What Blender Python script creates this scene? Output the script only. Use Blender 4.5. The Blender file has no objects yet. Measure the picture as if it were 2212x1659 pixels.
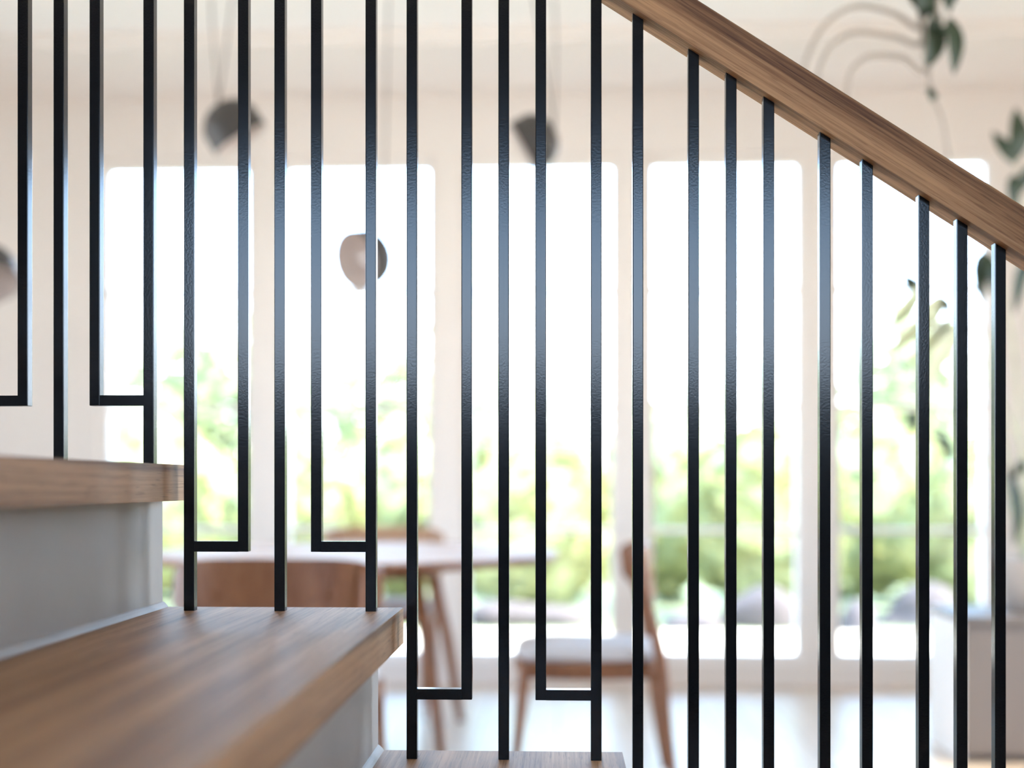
import bpy, bmesh, math, random
from mathutils import Vector, Matrix
random.seed(7)
C = bpy.context.scene.collection
SC = bpy.context.scene
pi = math.pi

# ---------------------------------------------------------------- camera, sky, sun, exposure
F = 2556.0                       # focal length in pixels of the 2212 px wide frame
TH = math.atan(100 / F)          # camera turned slightly left of the railing's normal
EYE = 0.998                      # eye height above the dining-room floor
HORIZON = 1047
D = 1.36                         # camera to the front face of the balusters

cam_d = bpy.data.cameras.new('camera')
cam = bpy.data.objects.new('camera', cam_d); C.objects.link(cam)
cam.location = (0, 0, EYE); cam.rotation_euler = (pi / 2, 0, TH)
cam_d.sensor_width = 36; cam_d.lens = 36 * F / 2212
cam_d.shift_y = (HORIZON - 829.5) / 2212
cam_d.clip_start = 0.02
cam_d.dof.use_dof = True; cam_d.dof.focus_distance = 1.375
cam_d.dof.aperture_fstop = (cam_d.lens / 1000) / 0.0225
SC.camera = cam

SC.view_settings.view_transform = 'Standard'; SC.view_settings.look = 'None'
SC.view_settings.gamma = 1; SC.view_settings.use_curve_mapping = False
SC.view_settings.exposure = 0.29
SC.cycles.use_denoising = True
SC.cycles.max_bounces = 14; SC.cycles.diffuse_bounces = 8; SC.cycles.transparent_max_bounces = 16
SC.cycles.caustics_reflective = False; SC.cycles.caustics_refractive = False
SC.cycles.sample_clamp_indirect = 8

w = bpy.data.worlds.new('sky'); SC.world = w; w.use_nodes = True
nt = w.node_tree; nt.nodes.clear()
tc = nt.nodes.new('ShaderNodeTexCoord'); sp = nt.nodes.new('ShaderNodeSeparateXYZ')
rp = nt.nodes.new('ShaderNodeValToRGB')
rp.color_ramp.elements[0].position = 0.0; rp.color_ramp.elements[0].color = (0.90, 0.94, 1.0, 1)
rp.color_ramp.elements[1].position = 0.24; rp.color_ramp.elements[1].color = (0.40, 0.64, 1.0, 1)
bg = nt.nodes.new('ShaderNodeBackground'); bg.inputs[1].default_value = 13.0
wo = nt.nodes.new('ShaderNodeOutputWorld')
nt.links.new(tc.outputs['Generated'], sp.inputs[0]); nt.links.new(sp.outputs[2], rp.inputs[0])
nt.links.new(rp.outputs[0], bg.inputs[0]); nt.links.new(bg.outputs[0], wo.inputs[0])

sun_d = bpy.data.lights.new('sun', 'SUN'); sun_d.energy = 28; sun_d.angle = 0.02; sun_d.color = (1, .90, .76)
sun = bpy.data.objects.new('sun', sun_d); C.objects.link(sun)
sv = Vector((0.80, -0.22, 0.85)).normalized()          # direction towards the sun
sun.rotation_euler = sv.to_track_quat('Z', 'Y').to_euler()
sun.location = sv * 20

# ---------------------------------------------------------------- helpers
def at(x, y, Y):
    """world point that the photograph shows at pixel (x, y), at distance Y from the camera plane"""
    u = x - 1106; c, s = math.cos(TH), math.sin(TH); k = Y / (u * s + F * c)
    return Vector(((u * c - F * s) * k, Y, EYE + (HORIZON - y) * k))

def tag(o, label=None, cat=None, group=None, kind=None):
    if label: o['label'] = label
    if cat: o['category'] = cat
    if group: o['group'] = group
    if kind: o['kind'] = kind
    return o

def empty(name, loc=(0, 0, 0), rz=0):
    o = bpy.data.objects.new(name, None); C.objects.link(o)
    o.empty_display_size = .05
    o.location = loc; o.rotation_euler = (0, 0, rz); return o

def link(name, bm, mats, parent=None, smooth=False, bevel=0, seg=2):
    if bevel:
        bmesh.ops.bevel(bm, geom=[e for e in bm.edges if len(e.link_faces) == 2 and e.calc_face_angle(0) > .5], offset=bevel, segments=seg, profile=.6, affect='EDGES')
    bmesh.ops.recalc_face_normals(bm, faces=bm.faces)
    me = bpy.data.meshes.new(name); bm.to_mesh(me); bm.free()
    for m in (mats if isinstance(mats, (list, tuple)) else [mats]): me.materials.append(m)
    if smooth:
        for p in me.polygons: p.use_smooth = True
    o = bpy.data.objects.new(name, me); C.objects.link(o)
    if parent: o.parent = parent
    return o

def box(bm, x0, x1, y0, y1, z0, z1):
    v = [bm.verts.new((x, y, z)) for x in (x0, x1) for y in (y0, y1) for z in (z0, z1)]
    for f in ((0, 1, 3, 2), (4, 6, 7, 5), (0, 4, 5, 1), (2, 3, 7, 6), (0, 2, 6, 4), (1, 5, 7, 3)):
        bm.faces.new([v[i] for i in f])

def boxo(name, b, m, parent=None, bevel=0, seg=2):
    bm = bmesh.new(); box(bm, *b); return link(name, bm, m, parent, bevel=bevel, seg=seg)

def struct(name, b, m, bevel=0):
    o = boxo(name, b, m, bevel=bevel); o['kind'] = 'structure'; return o

def prism(bm, pts, y0, y1):                      # polygon in x,z extruded along y
    a = [bm.verts.new((x, y0, z)) for x, z in pts]; b = [bm.verts.new((x, y1, z)) for x, z in pts]
    bm.faces.new(a); bm.faces.new(b[::-1]); n = len(pts)
    for i in range(n): bm.faces.new((a[i], b[i], b[(i + 1) % n], a[(i + 1) % n]))

def smoothpath(P, n=6):
    P = [Vector(p) for p in P]
    if len(P) < 3: return P
    out = []
    Q = [2 * P[0] - P[1]] + P + [2 * P[-1] - P[-2]]
    for i in range(1, len(Q) - 2):
        a, b, c, d = Q[i - 1:i + 3]
        for k in range(n):
            t = k / n
            out.append(.5 * ((2 * b) + (c - a) * t + (2 * a - 5 * b + 4 * c - d) * t * t + (3 * b - a - 3 * c + d) * t ** 3))
    out.append(P[-1]); return out

def tube(bm, P, r, seg=10, smooth=True, sx=1.0):
    if smooth: P2 = smoothpath(P)
    else: P2 = [Vector(p) for p in P]
    n = len(P2); rs = r if isinstance(r, (list, tuple)) else [r, r]
    prev = None; rings = []
    for i, p in enumerate(P2):
        t = (P2[min(i + 1, n - 1)] - P2[max(i - 1, 0)]).normalized()
        if prev is None:
            a = Vector((0, 1, 0)) if abs(t.y) < .8 else Vector((1, 0, 0))
        else: a = prev
        u = (a - t * a.dot(t)).normalized(); v = t.cross(u); prev = u
        f = i / (n - 1) * (len(rs) - 1); k = min(int(f), len(rs) - 2); rr = rs[k] + (rs[k + 1] - rs[k]) * (f - k)
        rings.append([bm.verts.new(p + (u * math.cos(q) * sx + v * math.sin(q)) * rr) for q in [2 * pi * j / seg for j in range(seg)]])
    for a, b in zip(rings, rings[1:]):
        for j in range(seg): bm.faces.new((a[j], a[(j + 1) % seg], b[(j + 1) % seg], b[j]))
    bm.faces.new(rings[0]); bm.faces.new(rings[-1][::-1])

def lathe(bm, prof, seg=32, M=None, mi=0):
    rings = []
    for r, z in prof:
        if r < 1e-5: rings.append([bm.verts.new((0, 0, z))])
        else: rings.append([bm.verts.new((r * math.cos(2 * pi * j / seg), r * math.sin(2 * pi * j / seg), z)) for j in range(seg)])
    vs = [v for R in rings for v in R]
    for a, b in zip(rings, rings[1:]):
        for j in range(seg):
            q = []
            for v in (a[j % len(a)], a[(j + 1) % len(a)], b[(j + 1) % len(b)], b[j % len(b)]):
                if v not in q: q.append(v)
            if len(q) > 2:
                f = bm.faces.new(q); f.material_index = mi
    if M is not None:
        for v in vs: v.co = M @ v.co

def leaf(bm, P, w, fold=.35, side=None):
    P = smoothpath(P, 3); n = len(P); rows = []
    for i, p in enumerate(P):
        t = (P[min(i + 1, n - 1)] - P[max(i - 1, 0)]).normalized()
        s = side or Vector((.9, .3, .2)); s = (s - t * s.dot(t)).normalized(); up = t.cross(s)
        k = i / (n - 1); ww = w * (math.sin(pi * min(1, .06 + .94 * k)) ** .75 if k < 1 else .02)
        rows.append([bm.verts.new(p - s * ww + up * ww * fold), bm.verts.new(p), bm.verts.new(p + s * ww + up * ww * fold)])
    for a, b in zip(rows, rows[1:]):
        bm.faces.new((a[0], a[1], b[1], b[0])); bm.faces.new((a[1], a[2], b[2], b[1]))

# ---------------------------------------------------------------- materials
def mat(name, col, rough=.6, spec=.5, metal=0, bump=0, bscale=60, var=0, vscale=4, coat=0):
    m = bpy.data.materials.new(name); m.use_nodes = True; t = m.node_tree; b = t.nodes['Principled BSDF']
    b.inputs['Base Color'].default_value = (*col, 1); b.inputs['Roughness'].default_value = rough
    b.inputs['Specular IOR Level'].default_value = spec; b.inputs['Metallic'].default_value = metal
    if coat: b.inputs['Coat Weight'].default_value = coat; b.inputs['Coat Roughness'].default_value = .1
    co = t.nodes.new('ShaderNodeTexCoord')
    if var:
        n = t.nodes.new('ShaderNodeTexNoise'); n.inputs['Scale'].default_value = vscale; n.inputs['Detail'].default_value = 4
        r = t.nodes.new('ShaderNodeValToRGB')
        r.color_ramp.elements[0].position = .3; r.color_ramp.elements[1].position = .7
        r.color_ramp.elements[0].color = (*[max(0, c * (1 - var)) for c in col], 1)
        r.color_ramp.elements[1].color = (*[min(1, c * (1 + var)) for c in col], 1)
        t.links.new(co.outputs['Object'], n.inputs[0]); t.links.new(n.outputs[0], r.inputs[0]); t.links.new(r.outputs[0], b.inputs['Base Color'])
    if bump:
        n = t.nodes.new('ShaderNodeTexNoise'); n.inputs['Scale'].default_value = bscale; n.inputs['Detail'].default_value = 3
        bp = t.nodes.new('ShaderNodeBump'); bp.inputs['Strength'].default_value = bump; bp.inputs['Distance'].default_value = .002
        t.links.new(co.outputs['Object'], n.inputs[0]); t.links.new(n.outputs[0], bp.inputs['Height']); t.links.new(bp.outputs[0], b.inputs['Normal'])
    return m

def wood(name, dark, mid, light, axis, rough=.42, fine=1.0, spec=.4, warp=.18, off=0.0):
    """grain running along the given object axis: long figure, fine streaks and short dark pores"""
    m = bpy.data.materials.new(name); m.use_nodes = True; t = m.node_tree; N = t.nodes; L = t.links
    b = N['Principled BSDF']; b.inputs['Roughness'].default_value = rough; b.inputs['Specular IOR Level'].default_value = spec
    co = N.new('ShaderNodeTexCoord')
    def mapping(cross, along):
        mp = N.new('ShaderNodeMapping'); s = [cross * fine] * 3; s[axis] = along; mp.inputs['Scale'].default_value = s
        mp.inputs['Location'].default_value = (off, off * 1.7, off * .6)
        L.new(co.outputs['Object'], mp.inputs[0]); return mp
    n1 = N.new('ShaderNodeTexNoise'); n1.inputs['Scale'].default_value = 1; n1.inputs['Detail'].default_value = 5; n1.inputs['Distortion'].default_value = .15
    L.new(mapping(30, .8).outputs[0], n1.inputs[0])
    n2 = N.new('ShaderNodeTexNoise'); n2.inputs['Scale'].default_value = 1; n2.inputs['Detail'].default_value = 6; n2.inputs['Roughness'].default_value = .7
    L.new(mapping(230, 4).outputs[0], n2.inputs[0])
    n3 = N.new('ShaderNodeTexNoise'); n3.inputs['Scale'].default_value = 1; n3.inputs['Detail'].default_value = 3
    L.new(mapping(500, 22).outputs[0], n3.inputs[0])
    r1 = N.new('ShaderNodeValToRGB'); e = r1.color_ramp.elements
    e[0].position = .33; e[0].color = (*dark, 1); e[1].position = .68; e[1].color = (*light, 1)
    x = e.new(.5); x.color = (*mid, 1)
    ad = N.new('ShaderNodeMath'); ad.operation = 'MULTIPLY_ADD'; ad.inputs[1].default_value = .8; 
    sb = N.new('ShaderNodeMath'); sb.operation = 'SUBTRACT'; sb.inputs[1].default_value = .5
    L.new(n2.outputs[0], sb.inputs[0]); L.new(sb.outputs[0], ad.inputs[0]); L.new(n1.outputs[0], ad.inputs[2]); L.new(ad.outputs[0], r1.inputs[0])
    r3 = N.new('ShaderNodeValToRGB'); r3.color_ramp.elements[0].position = .33; r3.color_ramp.elements[0].color = (.62, .58, .56, 1)
    r3.color_ramp.elements[1].position = .43; r3.color_ramp.elements[1].color = (1, 1, 1, 1)
    L.new(n3.outputs[0], r3.inputs[0])
    mx = N.new('ShaderNodeMix'); mx.data_type = 'RGBA'; mx.blend_type = 'MULTIPLY'; mx.inputs[0].default_value = .8
    L.new(r1.outputs[0], mx.inputs[6]); L.new(r3.outputs[0], mx.inputs[7]); L.new(mx.outputs[2], b.inputs['Base Color'])
    bp = N.new('ShaderNodeBump'); bp.inputs['Strength'].default_value = .25; bp.inputs['Distance'].default_value = .0006
    L.new(n2.outputs[0], bp.inputs['Height']); L.new(bp.outputs[0], b.inputs['Normal'])
    return m

M_wall = mat('warm_white_plaster', (.88, .81, .755), .85, .3, bump=.15, bscale=40)
M_darkwall = mat('dark_wall_for_reflection', (.11, .075, .055), .6, .3, var=.15)  # for the unseen rear wall, coloured dark so the balusters reflect dark
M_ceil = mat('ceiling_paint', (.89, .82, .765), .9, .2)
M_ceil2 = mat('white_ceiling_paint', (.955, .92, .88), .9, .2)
M_frame = mat('window_frame_paint', (.89, .825, .775), .5, .4)
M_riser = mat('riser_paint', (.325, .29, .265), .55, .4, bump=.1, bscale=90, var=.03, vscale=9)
M_black = mat('satin_black_steel', (.005, .005, .006), .16, .36, bump=.03, bscale=400)
M_tread = wood('oak_tread', (.16, .070, .027), (.295, .148, .064), (.42, .225, .105), 1, .55, spec=.3)
M_rail = wood('oak_handrail', (.11, .044, .017), (.27, .130, .057), (.46, .245, .115), 0, .55, spec=.25, off=3.1)
M_chair = wood('chair_walnut', (.20, .075, .032), (.25, .10, .045), (.30, .13, .06), 2, .4)
M_table = wood('table_oak', (.44, .25, .14), (.52, .31, .18), (.60, .37, .23), 0, .6, spec=.3)
M_cushion = mat('grey_seat_fabric', (.55, .50, .48), .9, .2, bump=.3, bscale=500)
M_shade = mat('dark_lamp_metal', (.055, .047, .043), .5, .4)
M_inner = mat('lamp_inner_white', (.72, .64, .60), .5, .4)
M_cord = mat('cord_fabric', (.10, .09, .085), .8, .3)
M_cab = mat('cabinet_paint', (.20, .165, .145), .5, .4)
M_pot = mat('pot_ceramic', (.62, .57, .53), .5, .4, bump=.1)
M_soil = mat('soil', (.05, .035, .025), .95, .2, bump=.8, bscale=200)
M_leafd = mat('dark_leaf', (.028, .045, .022), .5, .4, var=.3, vscale=30)
M_stemp = mat('pale_stem', (.42, .36, .31), .7, .3)
M_leafp = mat('pale_leaf', (.62, .62, .42), .6, .3, var=.2, vscale=20)
M_bark = mat('bark', (.16, .11, .08), .9, .2, bump=.5, bscale=60)
M_patio = mat('pale_paving', (.70, .60, .48), .8, .3, bump=.2, bscale=30, var=.06)
M_rock = mat('grey_stone', (.085, .07, .07), .85, .3, bump=.6, bscale=20, var=.2)
M_lawn = mat('lawn', (.17, .19, .11), .95, .1, bump=.6, bscale=120, var=.25, vscale=3)
M_hedge = mat('hedge_leaf', (.37, .35, .18), .6, .3, var=.3, vscale=2)
M_hedgec = mat('hedge_inner', (.36, .375, .19), .9, .1, var=.3, vscale=3)
M_tree = mat('tree_leaf', (.50, .48, .30), .6, .3, var=.3, vscale=1.5)

def leafmat(name, a, b2, vs):
    m = bpy.data.materials.new(name); m.use_nodes = True; t = m.node_tree; t.nodes.clear(); L = t.links
    o = t.nodes.new('ShaderNodeOutputMaterial'); d = t.nodes.new('ShaderNodeBsdfDiffuse'); tr = t.nodes.new('ShaderNodeBsdfTranslucent'); x = t.nodes.new('ShaderNodeMixShader')
    co = t.nodes.new('ShaderNodeTexCoord'); n = t.nodes.new('ShaderNodeTexNoise'); n.inputs['Scale'].default_value = vs
    r = t.nodes.new('ShaderNodeValToRGB'); r.color_ramp.elements[0].position = .35; r.color_ramp.elements[1].position = .65
    r.color_ramp.elements[0].color = (*a, 1); r.color_ramp.elements[1].color = (*b2, 1); x.inputs[0].default_value = .45
    L.new(co.outputs['Object'], n.inputs[0]); L.new(n.outputs[0], r.inputs[0]); L.new(r.outputs[0], d.inputs[0]); L.new(r.outputs[0], tr.inputs[0])
    L.new(d.outputs[0], x.inputs[1]); L.new(tr.outputs[0], x.inputs[2]); L.new(x.outputs[0], o.inputs[0]); return m
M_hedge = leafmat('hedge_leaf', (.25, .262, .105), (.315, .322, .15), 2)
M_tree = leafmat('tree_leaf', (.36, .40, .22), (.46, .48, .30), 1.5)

def floor_mat():
    m = bpy.data.materials.new('oak_floorboards'); m.use_nodes = True; t = m.node_tree; N = t.nodes; L = t.links
    b = N['Principled BSDF']; b.inputs['Roughness'].default_value = .29; b.inputs['Specular IOR Level'].default_value = .6
    co = N.new('ShaderNodeTexCoord'); mp = N.new('ShaderNodeMapping'); mp.inputs['Rotation'].default_value = (0, 0, pi / 2)
    br = N.new('ShaderNodeTexBrick'); br.inputs['Scale'].default_value = 1; br.inputs['Brick Width'].default_value = 1.8
    br.inputs['Row Height'].default_value = .16; br.inputs['Mortar Size'].default_value = .002
    br.inputs['Color1'].default_value = (.68, .52, .39, 1); br.inputs['Color2'].default_value = (.75, .60, .46, 1); br.inputs['Mortar'].default_value = (.2, .12, .07, 1)
    n = N.new('ShaderNodeTexNoise'); n.inputs['Scale'].default_value = 1; n.inputs['Detail'].default_value = 5
    m2 = N.new('ShaderNodeMapping'); m2.inputs['Scale'].default_value = (60, 3, 10)
    r = N.new('ShaderNodeValToRGB'); r.color_ramp.elements[0].color = (.8, .78, .75, 1); r.color_ramp.elements[0].position = .3
    mx = N.new('ShaderNodeMix'); mx.data_type = 'RGBA'; mx.blend_type = 'MULTIPLY'; mx.inputs[0].default_value = 1
    L.new(co.outputs['Object'], mp.inputs[0]); L.new(mp.outputs[0], br.inputs[0]); L.new(co.outputs['Object'], m2.inputs[0]); L.new(m2.outputs[0], n.inputs[0])
    L.new(n.outputs[0], r.inputs[0]); L.new(br.outputs[0], mx.inputs[6]); L.new(r.outputs[0], mx.inputs[7]); L.new(mx.outputs[2], b.inputs['Base Color'])
    return m
M_floor = floor_mat()

def glass_mat():
    m = bpy.data.materials.new('window_glass'); m.use_nodes = True; t = m.node_tree; t.nodes.clear()
    o = t.nodes.new('ShaderNodeOutputMaterial'); a = t.nodes.new('ShaderNodeBsdfTransparent'); g = t.nodes.new('ShaderNodeBsdfGlossy')
    a.inputs[0].default_value = (.97, .985, .98, 1); g.inputs['Roughness'].default_value = .02
    f = t.nodes.new('ShaderNodeFresnel'); f.inputs[0].default_value = 1.5
    k = t.nodes.new('ShaderNodeMath'); k.operation = 'MULTIPLY'; k.inputs[1].default_value = .8
    x = t.nodes.new('ShaderNodeMixShader'); L = t.links
    L.new(f.outputs[0], k.inputs[0]); L.new(k.outputs[0], x.inputs[0]); L.new(a.outputs[0], x.inputs[1]); L.new(g.outputs[0], x.inputs[2]); L.new(x.outputs[0], o.inputs[0])
    return m
M_glass = glass_mat()

# ---------------------------------------------------------------- room shell
WY = 5.9                                     # inner face of the window wall
XL, XR, YB = -3.9, 3.1, -2.4                 # side walls, wall behind the camera
CZ = EYE + 842 / F * WY                      # soffit height at the window wall
SY = 5.2                                    # front edge of the soffit
CH = CZ + .07                                # main ceiling
WT = .14
struct('floor', (XL - .2, XR + .2, YB - .2, WY + WT, -.12, 0), M_floor)
struct('ceiling', (XL - .2, XR + .2, YB - .2, WY + WT, CH, CH + .15), M_ceil2)
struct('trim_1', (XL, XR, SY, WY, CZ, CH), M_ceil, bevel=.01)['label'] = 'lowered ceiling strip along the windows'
# window wall: openings
NW = 5
g0 = at(230, 360, WY).x; g1 = at(2133, 360, WY).x
gw = 308 / F * WY
pitch = (g1 - gw - g0) / 4
ztop = at(1106, 356, WY).z; zbot = at(1106, 1412, WY).z
opens = []
FR = .045
for i in range(NW): opens.append((g0 + pitch * i - FR, g0 + pitch * i + gw + FR))
bm = bmesh.new()
ys = (WY, WY + WT)
box(bm, XL - .2, XR + .2, *ys, 0, zbot - FR)
box(bm, XL - .2, XR + .2, *ys, ztop + FR, CH + .1)
edges = [XL - .2] + [v for o in opens for v in o] + [XR + .2]
for a, b in zip(edges[::2], edges[1::2]): box(bm, a, b, *ys, zbot - FR, ztop + FR)
link('wall_back', bm, M_wall)['kind'] = 'structure'
# side walls, each with an unseen window opening added as fill light
def side_wall(name, x0, x1, holes):
    bm = bmesh.new(); y = YB - .2
    for (a, b, z0, z1) in holes:
        box(bm, x0, x1, y, a, 0, CH + .1); box(bm, x0, x1, a, b, z1, CH + .1)
        if z0 > 0: box(bm, x0, x1, a, b, 0, z0)
        y = b
    box(bm, x0, x1, y, WY + .01, 0, CH + .1)
    o = link(name, bm, M_wall); o['kind'] = 'structure'; return o
LH = [(2.2, 4.6, .25, 2.35)]
RH = [(2.0, 4.0, .25, 2.35)]
side_wall('wall_left', XL - .15, XL, LH); side_wall('wall_right', XR, XR + .15, RH)
# wall behind the camera; window added so the balusters reflect blue sky
BW = (-1.65, 1.50, EYE + .42, EYE + 1.36)
bm = bmesh.new()
box(bm, XL - .2, XR + .2, YB - .15, YB, 0, BW[2]); box(bm, XL - .2, XR + .2, YB - .15, YB, BW[3], CH + .1)
box(bm, XL - .2, BW[0], YB - .15, YB, BW[2], BW[3]); box(bm, BW[1], XR + .2, YB - .15, YB, BW[2], BW[3])
link('wall_front', bm, M_darkwall)['kind'] = 'structure'

def plain_window(name, rect, axis, pos, nx=2):
    """simple framed window; rect=(a0,a1,z0,z1) along the wall, axis 0 = wall runs along x, 1 = along y"""
    a0, a1, z0, z1 = rect; bm = bmesh.new(); t = .04
    def bb(bm, p0, p1, q0, q1, r0, r1):
        if axis == 0: box(bm, p0, p1, q0, q1, r0, r1)
        else: box(bm, q0, q1, p0, p1, r0, r1)
    y0, y1 = pos
    bb(bm, a0, a0 + t, y0, y1, z0, z1); bb(bm, a1 - t, a1, y0, y1, z0, z1)
    bb(bm, a0 + t, a1 - t, y0, y1, z0, z0 + t); bb(bm, a0 + t, a1 - t, y0, y1, z1 - t, z1)
    o = link(name, bm, M_frame); o['kind'] = 'structure'
    ym = (y0 + y1) / 2; st = (a1 - a0 - 2 * t) / nx
    for k in range(1, nx):
        b2 = bmesh.new(); bb(b2, a0 + t + st * k - .02, a0 + t + st * k + .02, y0 + .01, y1 - .01, z0 + t, z1 - t); link('mullion', b2, M_frame, o)
    for k in range(nx):
        b2 = bmesh.new(); e = .02 if k else 0; e2 = .02 if k < nx - 1 else 0
        bb(b2, a0 + t + st * k + e, a0 + t + st * (k + 1) - e2, ym - .002, ym + .002, z0 + t, z1 - t); link('glass_pane', b2, M_glass, o)
plain_window('window_6', (BW[0], BW[1], BW[2], BW[3]), 0, (YB - .11, YB - .05), 4)
plain_window('window_7', LH[0], 1, (XL - .1, XL - .05), 2)
plain_window('window_8', (RH[0][0], RH[0][1], RH[0][2], RH[0][3]), 1, (XR + .05, XR + .1), 2)

rowz = [zbot, at(1106, 1146, WY).z, at(1106, 880, WY).z, at(1106, 626, WY).z, ztop]
for i, (a, b) in enumerate(opens):
    bm = bmesh.new(); y0, y1 = WY + .03, WY + .10
    box(bm, a, a + FR, y0, y1, zbot - FR, ztop + FR); box(bm, b - FR, b, y0, y1, zbot - FR, ztop + FR)
    box(bm, a + FR, b - FR, y0, y1, zbot - FR, zbot); box(bm, a + FR, b - FR, y0, y1, ztop, ztop + FR)
    o = link('window_%d' % (i + 1), bm, M_frame, bevel=.004, seg=1); o['kind'] = 'structure'
    for z in rowz[1:-1]: boxo('glazing_bar', (a + FR, b - FR, y0 + .015, y1 - .015, z - .014, z + .014), M_frame, o, bevel=.003, seg=1)
    for k in range(4):
        lo = rowz[k] + (.014 if k else 0); hi = rowz[k + 1] - (.014 if k < 3 else 0)
        boxo('glass_pane', (a + FR, b - FR, WY + .062, WY + .066, lo, hi), M_glass, o)
    boxo('window_sill', (a - .005, b + .005, WY - .012, WY + .03, zbot - FR - .012, zbot - FR + .004), M_frame, o)
struct('baseboard_back', (XL, XR, WY - .012, WY, 0, .07), M_frame, bevel=.003)

# ---------------------------------------------------------------- garden
struct('patio', (-9, 9, WY + WT, 8.25, -.12, -.02), M_patio)
struct('lawn', (-16, 16, 8.25, 30, -.12, -.03), M_lawn)
struct('ground', (-40, 40, -30, 60, -.3, -.125), M_patio)

def foliage(name, cx, cy, cz, rx, ry, rz, n, size, m, parent=None, seed=1, shell=.55):
    rnd = random.Random(seed); V = []; Fc = []
    for _ in range(n):
        d = Vector((rnd.gauss(0, 1), rnd.gauss(0, 1), rnd.gauss(0, 1))).normalized() * (shell + (1 - shell) * rnd.random())
        q = 1 + .16 * math.sin(d.x * 9 + seed) * math.sin(d.z * 8 + seed * 2)
        p = Vector((cx + d.x * rx * q, cy + d.y * ry * q, cz + d.z * rz * q))
        a = Vector((rnd.gauss(0, 1), rnd.gauss(0, 1), rnd.gauss(0, .6))).normalized(); b = a.cross(Vector((rnd.gauss(0, 1), rnd.gauss(0, 1), rnd.gauss(0, 1)))).normalized()
        s = size * (.6 + .8 * rnd.random()); k = len(V)
        V += [p - a * s, p + b * s * .45, p + a * s, p - b * s * .45]; Fc.append((k, k + 1, k + 2, k + 3))
    me = bpy.data.meshes.new(name); me.from_pydata(V, [], Fc); me.materials.append(m)
    o = bpy.data.objects.new(name, me); C.objects.link(o); o['kind'] = 'stuff'
    if parent: o.parent = parent
    return o

def shrub(px, ytop, Y, wpx, label, seed, m=M_hedge):
    c = at(px, ytop, Y); r = wpx / 2 / F * Y; h = c.z + .03
    t = empty('shrub', (c.x, Y, -.03)); tag(t, label, 'shrub', 'green shrubs beyond the patio')
    bm = bmesh.new(); bmesh.ops.create_icosphere(bm, subdivisions=3, radius=1)
    for v in bm.verts:
        q = 1 + .10 * math.sin(v.co.x * 7 + seed) * math.sin(v.co.y * 6 + seed) + .06 * math.sin(v.co.z * 11 + seed)
        v.co = Vector((v.co.x * r * .86 * q, v.co.y * r * .42 * q, h / 2 + v.co.z * h * .46 * q))
    link('branches', bm, M_hedgec, t, smooth=True)
    foliage('foliage', 0, 0, h / 2, r, r * .5, h / 2, 1500, .07, m, t, seed, .82)
    return t
shr = [(330, 905, 9.6, 430, 'bushy green shrub outside the leftmost window', 3), (640, 930, 9.4, 330, 'green shrub seen between the two left windows', 5),
       (860, 900, 9.9, 330, 'green shrub outside the second window, beyond the left pendant lamps', 8), (1140, 880, 9.5, 400, 'green shrub outside the third window', 11),
       (1440, 860, 9.8, 330, 'tall green shrub filling the left half of the fourth window', 14), (1660, 900, 9.4, 340, 'green shrub in the right half of the fourth window', 17),
       (1900, 880, 9.9, 360, 'green shrub outside the fifth window, behind the leafy plant', 21), (2160, 930, 9.5, 360, 'green shrub at the right edge of the fifth window', 23),
       (70, 930, 9.6, 320, 'green shrub beyond the left end of the window wall', 25)]
for i, a in enumerate(sorted(shr)): shrub(a[0], a[1], (9.2, 10.35)[i % 2], a[3], a[4], a[5])

def garden_tree(px, ytop, Y, wpx, hpx, label, seed):
    c = at(px, ytop, Y); r = wpx / 2 / F * Y; rz = hpx / 2 / F * Y; cz = c.z - rz
    t = empty('garden_tree', (c.x, Y, -.03)); tag(t, label, 'tree', 'pale trees beyond the shrubs')
    bm = bmesh.new(); tube(bm, [(0, 0, 0), (.05, 0, cz * .5), (0, .02, cz)], [.11, .06], 8)
    tube(bm, [(0, 0, cz * .6), (r * .3, .1, cz), (r * .45, .1, cz + rz * .4)], [.05, .02], 6)
    tube(bm, [(0, 0, cz * .6), (-r * .3, -.1, cz), (-r * .5, .1, cz + rz * .3)], [.05, .02], 6)
    link('trunk', bm, M_bark, t, smooth=True)
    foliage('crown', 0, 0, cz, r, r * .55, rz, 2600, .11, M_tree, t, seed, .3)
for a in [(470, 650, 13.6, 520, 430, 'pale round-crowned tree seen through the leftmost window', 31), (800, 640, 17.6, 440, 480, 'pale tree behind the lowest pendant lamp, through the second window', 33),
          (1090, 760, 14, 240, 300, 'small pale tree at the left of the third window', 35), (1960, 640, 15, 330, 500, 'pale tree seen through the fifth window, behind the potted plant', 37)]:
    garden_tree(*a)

def rock(px, py, Y, wpx, hpx, label, seed):
    c = at(px, py, Y); rx = wpx / 2 / F * Y; rz = max(.06, (c.z) / 1)
    bm = bmesh.new(); bmesh.ops.create_icosphere(bm, subdivisions=3, radius=1); rnd = random.Random(seed)
    ph = [rnd.random() * 6 for _ in range(4)]
    for v in bm.verts:
        q = 1 + .13 * math.sin(v.co.x * 4 + ph[0]) + .1 * math.sin(v.co.y * 5 + ph[1]) + .08 * math.sin(v.co.z * 6 + ph[2])
        v.co = Vector((v.co.x * rx * q, v.co.y * rx * .5 * q, max(-.02, v.co.z * rz * q)))
    o = link('boulder', bm, M_rock, smooth=False); o.location = (c.x, Y, -.03); tag(o, label, 'rock', 'garden boulders')
rock(1645, 1258, 8.62, 190, 80, 'largest grey boulder at the edge of the patio, outside the fourth window', 1)
rock(1500, 1305, 8.45, 120, 50, 'low grey boulder left of the largest one', 2)
rock(1995, 1265, 8.8, 210, 70, 'wide grey boulder outside the fifth window', 3)
rock(1855, 1300, 8.4, 100, 40, 'low grey boulder left of the wide one in the fifth window', 4)
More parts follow.
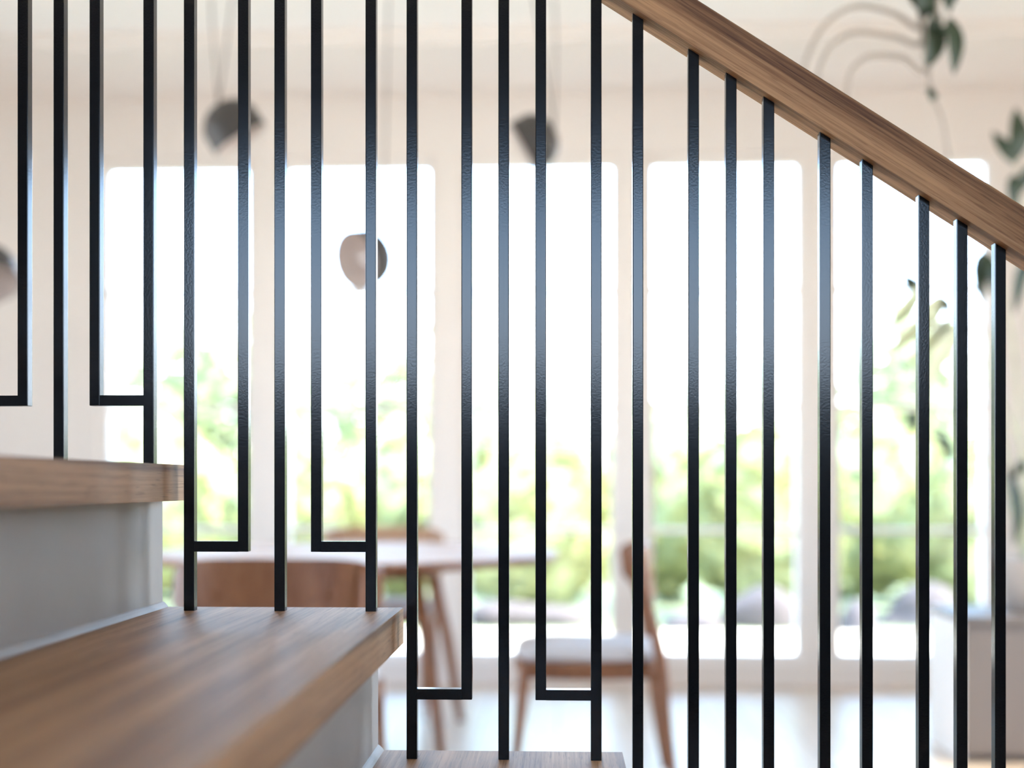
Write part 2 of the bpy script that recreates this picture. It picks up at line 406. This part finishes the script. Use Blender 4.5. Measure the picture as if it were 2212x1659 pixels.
rock(1130, 1285, 8.7, 260, 60, 'grey boulder at the edge of the patio, outside the third window', 5)

# ---------------------------------------------------------------- staircase
GO, RI = .2602, .1700
X0, Z0 = -.1845, EYE - .1466                 # nosing and top of the tread in the middle foreground
TT = .0422; YF = D + .045; YN = .40; OV = .030
stair = empty('staircase', (0, D, 0)); tag(stair, 'staircase with thick oak treads and white risers in the left foreground', 'staircase')
def ch(o): o.location = o.location - Vector(stair.location); return o
for k in range(-3, 5):
    xn = X0 + GO * k; zt = Z0 - RI * k
    # each tread mesh has its own origin, so its grain differs from its neighbours'
    L0 = Vector((xn, (YF + YN) / 2, zt))
    bm = bmesh.new(); box(bm, -GO - OV - .02, 0, YN - L0.y, YF - L0.y, -TT, 0)
    o = link('tread', bm, M_tread, stair, bevel=.005, seg=3); o.location = L0 - Vector(stair.location)
    o.data.polygons.foreach_set('use_smooth', [False] * len(o.data.polygons))
    bot = zt - RI if k < 4 else 0.0
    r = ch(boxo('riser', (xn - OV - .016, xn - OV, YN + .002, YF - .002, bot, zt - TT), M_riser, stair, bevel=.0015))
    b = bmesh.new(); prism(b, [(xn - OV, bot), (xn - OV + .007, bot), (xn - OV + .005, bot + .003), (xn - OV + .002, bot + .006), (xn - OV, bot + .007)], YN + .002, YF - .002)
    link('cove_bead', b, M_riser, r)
# stepped side panels under the treads
def stepped():
    P = [(X0 + GO * 4 - OV - .018, 0)]
    for k in range(4, -5, -1):
        x = X0 + GO * k - OV - .018; z = Z0 - RI * k - TT - .001
        P += [(x, z), (X0 + GO * (k - 1) - OV - .018, z)]
    P = P[:-1]; P.append((-2.6, Z0 + RI * 4 - TT - .001)); P.append((-2.6, 0)); return P
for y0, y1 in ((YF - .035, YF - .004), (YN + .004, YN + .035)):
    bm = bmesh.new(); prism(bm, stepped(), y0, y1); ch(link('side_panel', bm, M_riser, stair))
zt = Z0 + RI * 4; xn = X0 - GO * 4
ch(boxo('landing', (-2.6, xn, YN, YF, zt - TT, zt), M_tread, stair, bevel=.0035))
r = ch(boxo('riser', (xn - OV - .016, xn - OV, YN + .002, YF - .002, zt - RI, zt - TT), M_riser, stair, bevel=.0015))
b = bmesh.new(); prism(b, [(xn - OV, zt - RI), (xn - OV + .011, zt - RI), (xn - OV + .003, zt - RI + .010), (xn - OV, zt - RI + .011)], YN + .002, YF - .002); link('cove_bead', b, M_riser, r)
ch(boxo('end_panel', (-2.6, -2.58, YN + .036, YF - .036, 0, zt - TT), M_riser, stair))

# ---------------------------------------------------------------- railing
rail = empty('stair_railing', (0, D, 0)); tag(rail, 'stair railing with black square balusters and an oak handrail across the picture', 'railing')
SL = .6525; AN = math.atan(SL); BW_ = .0124
def rbot(x): return EYE + .5325 - SL * (x - .0973)
xa, xb = -1.30, .93
RW, RT = .040, .0462
ln = (xb - xa) / math.cos(AN)
prof = []
bm = bmesh.new(); box(bm, 0, ln, -RW / 2, RW / 2, 0, RT)
hr = link('handrail', bm, M_rail, rail, bevel=.004, seg=3)
hr.location = Vector((xa, D + .0062, rbot(xa))) - Vector(rail.location); hr.rotation_euler = (0, AN, 0)
def bar(name, x, z0, parent, off=Vector((0, 0, 0))):
    bm = bmesh.new(); prism(bm, [(x, z0), (x + BW_, z0), (x + BW_, rbot(x + BW_) + .006), (x, rbot(x) + .006)], D, D + .0124)
    bmesh.ops.translate(bm, verts=bm.verts, vec=-Vector(rail.location))
    return link(name, bm, M_black, parent, bevel=.0009, seg=2)
for k in range(-3, 5):
    xn = X0 + GO * k; zt = Z0 - RI * k; zc = zt + .0687
    a = bar('baluster', xn - .2509, zt - .004, rail)
    bar('baluster', xn - .1447, zt - .004, rail)
    c = bar('baluster', xn - .0384, zt - .004, rail)
    for post, xs, x0c, x1c in ((a, xn - .1874, xn - .2509 + BW_ - .0006, xn - .1874 + .0004), (c, xn - .1020, xn - .1020 + BW_ - .0004, xn - .0384 + .0006)):
        s = bar('short_baluster', xs, zc, post)
        bm = bmesh.new(); box(bm, x0c, x1c, 0.0001, .0123, zc, zc + .0122)
        link('crossbar', bm, M_black, post, bevel=.0007, seg=1)

# ---------------------------------------------------------------- dining table and chairs
TZ = .740
tc_ = at(1205, 1190, 4.58); TR = .78; TX = tc_.x - TR; TY = 4.58
tab = empty('dining_table', (TX, TY, 0)); tag(tab, 'round wooden dining table with a thin top behind the staircase', 'table')
bm = bmesh.new(); lathe(bm, [(0, TZ - .034), (TR - .05, TZ - .034), (TR - .012, TZ - .026), (TR, TZ - .014), (TR - .002, TZ - .004), (TR - .008, TZ), (0, TZ)], 96)
link('tabletop', bm, M_table, tab, smooth=False)
bm = bmesh.new(); lathe(bm, [(TR - .012, TZ - .030), (TR + .0005, TZ - .022), (TR + .003, TZ - .014), (TR + .001, TZ - .003), (TR - .006, TZ - .001)], 96)
link('edge_band', bm, M_chair, tab, smooth=True)
bm = bmesh.new(); lathe(bm, [(.30, TZ - .09), (.33, TZ - .09), (.33, TZ - .034), (.30, TZ - .034)], 48); link('apron', bm, M_chair, tab)
for sx, sy in ((1, 1), (1, -1), (-1, 1), (-1, -1)):
    bm = bmesh.new(); tube(bm, [(sx * .25, sy * .25, TZ - .035), (sx * .32, sy * .33, .36), (sx * .37, sy * .40, 0)], [.030, .024, .016], 12, smooth=False)
    link('leg', bm, M_chair, tab, smooth=True)

def chair(loc, rz, label, back=None):
    """chair facing +y in its own space; origin on the floor under the seat"""
    t = empty('dining_chair', loc, rz); tag(t, label, 'chair', 'wooden dining chairs with grey cushions around the table')
    # seat frame
    bm = bmesh.new(); N = 28; o_, i_ = [], []
    for j in range(N):
        a = 2 * pi * j / N; ex = abs(math.cos(a)) ** .55 * (1 if math.cos(a) >= 0 else -1); ey = abs(math.sin(a)) ** .55 * (1 if math.sin(a) >= 0 else -1)
        wv = .235 + .02 * ey; o_.append((ex * wv, ey * .245))
    for z0, z1 in ((.405, .437),):
        lo = [bm.verts.new((x, y, z0)) for x, y in o_]; hi = [bm.verts.new((x, y, z1)) for x, y in o_]
        bm.faces.new(lo[::-1]); bm.faces.new(hi)
        for j in range(N): bm.faces.new((lo[j], lo[(j + 1) % N], hi[(j + 1) % N], hi[j]))
    link('seat_frame', bm, M_chair, t, bevel=.004, seg=2)
    bm = bmesh.new(); rings = []
    for s, z in ((.95, .438), (.99, .45), (.98, .466), (.92, .476), (.7, .482), (.3, .484)): rings.append([bm.verts.new((x * s, y * s, z)) for x, y in o_])
    for a, b in zip(rings, rings[1:]):
        for j in range(N): bm.faces.new((a[j], a[(j + 1) % N], b[(j + 1) % N], b[j]))
    bm.faces.new(rings[0][::-1]); bm.faces.new(rings[-1]); link('cushion', bm, M_cushion, t, smooth=True)
    for sx in (-1, 1):
        bm = bmesh.new(); tube(bm, [(sx * .215, .205, .43), (sx * .222, .222, .22), (sx * .232, .250, 0)], [.018, .016, .011], 12); link('leg', bm, M_chair, t, smooth=True)
        bm = bmesh.new(); tube(bm, [(sx * .225, -.158, .775), (sx * .222, -.185, .62), (sx * .215, -.225, .44), (sx * .218, -.240, .25), (sx * .226, -.275, 0)], [.013, .016, .020, .017, .011], 12)
        link('leg', bm, M_chair, t, smooth=True)
        bm = bmesh.new(); tube(bm, [(sx * .218, .205, .400), (sx * .218, 0, .392), (sx * .214, -.225, .400)], [.013, .010, .013], 10); link('side_rail', bm, M_chair, t, smooth=True)
    # curved backrest panel
    bm = bmesh.new(); n = 20; G = []
    for j in range(n + 1):
        u = -1 + 2 * j / n; x = u * .28; y = -.215 + .055 * u * u + .02 * u ** 4
        e = (1 - abs(u) ** 7) ; h0 = .635 + .045 * (1 - e); h1 = .806 - .035 * (1 - e) - .004 * u * u
        G.append([bm.verts.new((x, y - (z - .72) * -.12 + dy, z)) for z, dy in ((h0, 0), (h1, 0), (h1, .016), (h0, .016))])
    for a, b in zip(G, G[1:]):
        for q in range(4): bm.faces.new((a[q], a[(q + 1) % 4], b[(q + 1) % 4], b[q]))
    bm.faces.new(G[0]); bm.faces.new(G[-1][::-1]); bo = link('backrest', bm, back or M_chair, t, bevel=.003, seg=1)
    if back: bo['label'] = 'paler backrest'
    for sx in (-1, 1):
        bm = bmesh.new(); lathe(bm, [(0, -.006), (.012, -.006), (.012, .004), (0, .004)], 16, Matrix.Translation((sx * .15, -.198, .71)) @ Matrix.Rotation(pi / 2, 4, 'X')); link('screw_cap', bm, M_chair, t)
    return t
c1 = at(595, 1300, 3.03); chair((c1.x - .015, 3.25, 0), .0, 'dark wooden chair seen from behind, its curved backrest just above the second tread')
c2 = at(1270, 1430, 3.93); chair((c2.x, 3.95, 0), pi / 2, 'wooden chair in side view with a grey cushion, right of the round table')
c3 = at(824, 1150, 5.3); chair((c3.x, 5.24, 0), pi, 'wooden chair on the window side of the round table', M_table)

# ---------------------------------------------------------------- pendant lamps
def pendant(px, py, Y, axis, R, label, cords, top=None):
    c = at(px, py, Y); ax = Vector(axis).normalized()
    t = empty('pendant_lamp', (c.x, c.y, CH if Y < SY else CZ)); tag(t, label, 'lamp', 'dark tilting pendant lamps over the table'); O = Vector(t.location)
    Mx = Matrix.Translation(c - O) @ (-ax).to_track_quat('Z', 'Y').to_matrix().to_4x4()
    cyl = .055
    def prof(r, cy): return [(r, 0), (r, cy * .5), (r * .985, cy)] + [(r * math.cos(a), cy + r * .86 * math.sin(a)) for a in [pi / 2 * j / 9 for j in range(1, 9)]] + [(0, cy + r * .86)]
    bm = bmesh.new(); lathe(bm, prof(R, cyl), 40, Mx, 0)
    bm2 = prof(R - .004, cyl); lathe(bm, bm2, 40, Mx, 1); lathe(bm, [(R - .004, 0), (R, 0)], 40, Mx, 0)
    s = link('lamp_shade', bm, [M_shade, M_inner], t, smooth=True)
    bm = bmesh.new(); lathe(bm, [(0, .052), (.022, .054), (.026, .07), (.018, .11), (0, .112)], 20, Mx); link('bulb_holder', bm, M_inner, s, smooth=True)
    apex = Mx @ Vector((0, 0, cyl + R * .84)); side = Mx @ Vector((0, R * .99, cyl * .6))
    for i, (cx, cyy, bulge) in enumerate(cords):
        p = at(cx, cyy, Y) - O; p.z = 0; p.x *= 1
        q = apex
        bm = bmesh.new(); mid = (p + q) / 2 + Vector((bulge, 0, 0)); tube(bm, [p, (p * .6 + mid * .4) + Vector((bulge * .3, 0, 0)), mid, q], .003, 6); link('cord', bm, M_cord, t, smooth=True)
    bm = bmesh.new(); lathe(bm, [(0, 0), (.045, 0), (.045, -.02), (0, -.022)], 24, Matrix.Translation(Vector(((at(cords[0][0], 0, Y) - O).x, 0, 0)))); link('ceiling_rose', bm, M_ceil, t)
    return t
pendant(520, 302, 4.35, (.52, .20, -.85), .110, 'dark pendant lamp tilted down to the right, highest on the left', [(457, 0, -.01), (508, 0, .01)])
pendant(1128, 320, 4.55, (-.86, .03, -.48), .104, 'dark pendant lamp tilted to the left, over the right part of the table', [(1140, 0, .0), (1192, 0, .01)])
pendant(766, 562, 4.45, (-.58, -.74, -.25), .114, 'pendant lamp hanging lowest, its pale inside turned to the viewer', [(842, 0, .0)])
pendant(-30, 615, 3.9, (.35, -.35, -.8), .11, 'pendant lamp cut by the left edge of the picture', [(-40, 0, .0)])

# ---------------------------------------------------------------- cabinet and plants at the right
ck = at(2078, 1331, 4.3); cbx = (ck.x, ck.x + 1.0, 4.3, 4.68); ctop = ck.z
cab = empty('cabinet', (ck.x, 4.3, 0)); tag(cab, 'low pale painted cabinet at the right edge in front of the windows', 'cabinet'); O = Vector(cab.location)
def rel(b): return (b[0] - O.x, b[1] - O.x, b[2] - O.y, b[3] - O.y, b[4], b[5])
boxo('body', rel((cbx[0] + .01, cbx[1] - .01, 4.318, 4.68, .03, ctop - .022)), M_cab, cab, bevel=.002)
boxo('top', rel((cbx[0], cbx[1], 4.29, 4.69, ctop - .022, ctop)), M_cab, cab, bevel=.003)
boxo('side_panel', rel((cbx[0] + .001, cbx[0] + .010, 4.302, 4.68, .0, ctop - .022)), M_ceil2, cab)['label'] = 'side panel with the light on it put into its colour'  # lit left side of the cabinet, painted in as a lighter colour
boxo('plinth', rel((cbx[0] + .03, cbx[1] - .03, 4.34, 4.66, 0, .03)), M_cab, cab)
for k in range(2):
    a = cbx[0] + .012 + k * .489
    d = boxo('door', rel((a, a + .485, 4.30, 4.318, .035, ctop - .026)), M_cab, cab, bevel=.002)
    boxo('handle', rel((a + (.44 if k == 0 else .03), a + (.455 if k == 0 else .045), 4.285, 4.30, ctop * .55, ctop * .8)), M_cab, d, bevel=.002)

# tall potted plant on the cabinet
PY = 4.45; pc = at(2215, 1331, PY)
pl = empty('potted_plant', (pc.x, PY, ctop)); tag(pl, 'tall plant with arching stems and drooping dark leaves in a pot on the pale cabinet', 'plant'); O2 = Vector(pl.location)
bm = bmesh.new(); lathe(bm, [(0, 0), (.07, 0), (.095, .19), (.10, .2), (.09, .2), (.085, .17), (0, .17)], 32); link('pot', bm, M_pot, pl, smooth=True)
bm = bmesh.new(); lathe(bm, [(0, .182), (.086, .176), (.084, .168), (0, .168)], 24); link('soil', bm, M_soil, pl)
def W(o, *pts): return [at(x, y, Y) - o for x, y, Y in pts]
base = Vector((0, 0, .17))
stems = [[base] + W(O2, (2160, 900, 4.45), (2120, 700, 4.4), (2040, 620, 4.4), (1960, 600, 4.4), (1925, 545, 4.4), (1908, 532, 4.4)),
         [base] + W(O2, (2235, 900, 4.4), (2225, 600, 4.3), (2200, 420, 4.3), (2193, 340, 4.3)),
         [base] + W(O2, (2150, 1010, 4.5), (2060, 990, 4.5), (2010, 930, 4.5), (1978, 895, 4.5)),
         [base] + W(O2, (2215, 1000, 4.4), (2140, 820, 4.4), (2080, 700, 4.4), (2045, 690, 4.4)),
         [base] + W(O2, (2195, 800, 4.4), (2160, 610, 4.4), (2130, 545, 4.4))]
for s in stems:
    bm = bmesh.new(); tube(bm, s, [.006, .004, .002], 6); link('stem', bm, M_leafp, pl, smooth=True)
lv = [((1960, 592), (1962, 608), (1972, 628), 4.4, .032), ((1962, 600), (1978, 612), (1992, 622), 4.4, .022), ((1928, 546), (1915, 536), (1903, 530), 4.4, .010),
      ((1945, 572), (1938, 566), (1930, 556), 4.4, .014), ((2045, 690), (2042, 715), (2034, 760), 4.4, .020), ((2040, 640), (2046, 660), (2050, 690), 4.4, .018),
      ((2128, 545), (2112, 585), (2118, 660), 4.4, .036), ((2132, 548), (2140, 590), (2150, 640), 4.4, .03),
      ((1978, 892), (1968, 900), (1975, 935), 4.5, .03), ((2020, 940), (2040, 960), (2050, 1000), 4.5, .024),
      ((2195, 345), (2210, 290), (2194, 232), 4.3, .045), ((2195, 352), (2172, 310), (2144, 283), 4.3, .032), ((2196, 380), (2185, 410), (2192, 455), 4.3, .03),
      ((2200, 420), (2222, 380), (2240, 350), 4.3, .03), ((2222, 560), (2200, 600), (2190, 680), 4.3, .028), ((2215, 1000), (2200, 1010), (2188, 1035), 4.4, .024),
      ((2175, 1010), (2195, 1100), (2190, 1180), 4.4, .026), ((1900, 700), (1888, 720), (1880, 760), 4.5, .02)]
for i, (a, b, c, Y, wd) in enumerate(lv[:-1]):
    bm = bmesh.new(); leaf(bm, W(O2, (*a, Y), (*b, Y - .02), (*c, Y)), wd); link('leaf', bm, M_leafd, pl, smooth=True)
plv = [((2040, 640), (1990, 690), (1905, 770), .05), ((2080, 700), (2030, 760), (1985, 850), .045), ((2000, 612), (1940, 680), (1900, 700), .04), ((2060, 700), (2020, 720), (1960, 800), .045)]
for a, b, c, wd in plv:
    bm = bmesh.new(); leaf(bm, W(O2, (*a, 4.4), (*b, 4.38), (*c, 4.42)), wd); link('leaf', bm, M_leafp, pl, smooth=True)['label'] = 'pale yellow-green leaf'

# hanging plant
HY = 3.3; hp = at(2020, -120, HY)
hg = empty('hanging_plant', (hp.x, HY, CH)); tag(hg, 'hanging plant with dark drooping leaves and pale arching stems at the top right', 'plant'); O3 = Vector(hg.location)
z0 = hp.z - O3.z
bm = bmesh.new(); lathe(bm, [(0, z0), (.05, z0 + .01), (.085, z0 + .10), (.088, z0 + .12), (.08, z0 + .12), (.075, z0 + .10), (0, z0 + .10)], 28); link('pot', bm, M_pot, hg, smooth=True)
for a in (0, 2.1, 4.2):
    bm = bmesh.new(); tube(bm, [(.085 * math.cos(a), .085 * math.sin(a), z0 + .12), (0, 0, -.01)], .002, 5, smooth=False); link('cord', bm, M_cord, hg)
hb = Vector((0, 0, z0 + .11))
for pts in ([(2010, -60), (1950, -30), (1850, 20), (1790, 60), (1745, 130), (1735, 190)],):
    pass
arcs = [[(1990, 60), (1930, 28), (1850, 14), (1785, 50), (1745, 120), (1730, 185)], [(1992, 90), (1930, 78), (1850, 70), (1800, 95), (1770, 150), (1762, 200)],
        [(2000, 150), (1950, 125), (1880, 122), (1842, 150), (1830, 190), (1825, 260)]]
for A in arcs:
    bm = bmesh.new(); tube(bm, [hb] + W(O3, (1985, -40, HY)) + W(O3, *[(x, y, HY) for x, y in A]), [.007, .007, .005], 7); link('stem', bm, M_stemp, hg, smooth=True)
bm = bmesh.new(); tube(bm, [hb] + W(O3, (2030, -60, HY - .1), (2022, 60, HY), (2008, 150, HY), (2012, 200, HY), (2035, 260, HY), (2050, 340, HY)), [.006, .006, .004], 7); link('stem', bm, M_stemp, hg, smooth=True)
hl = [((1990, -90), (1986, -30), (1998, 44), .046), ((2015, -80), (2004, -20), (1988, 46), .042), ((2045, -90), (2040, -30), (2052, 30), .024), ((2020, 10), (2018, 50), (2012, 75), .02),
      ((2012, 45), (2018, 90), (1998, 152), .032), ((2050, 40), (2060, 90), (2060, 162), .027), ((2020, 70), (2035, 68), (2058, 50), .016), ((1975, -80), (1968, -30), (1980, 20), .026),
      ((2060, -80), (2060, -30), (2052, 20), .02), ((2006, 190), (2012, 205), (2022, 215), .014)]
for a, b, c, wd in hl:
    bm = bmesh.new(); leaf(bm, W(O3, (*a, HY), (*b, HY - .02), (*c, HY)), wd); link('leaf', bm, M_leafd, hg, smooth=True)
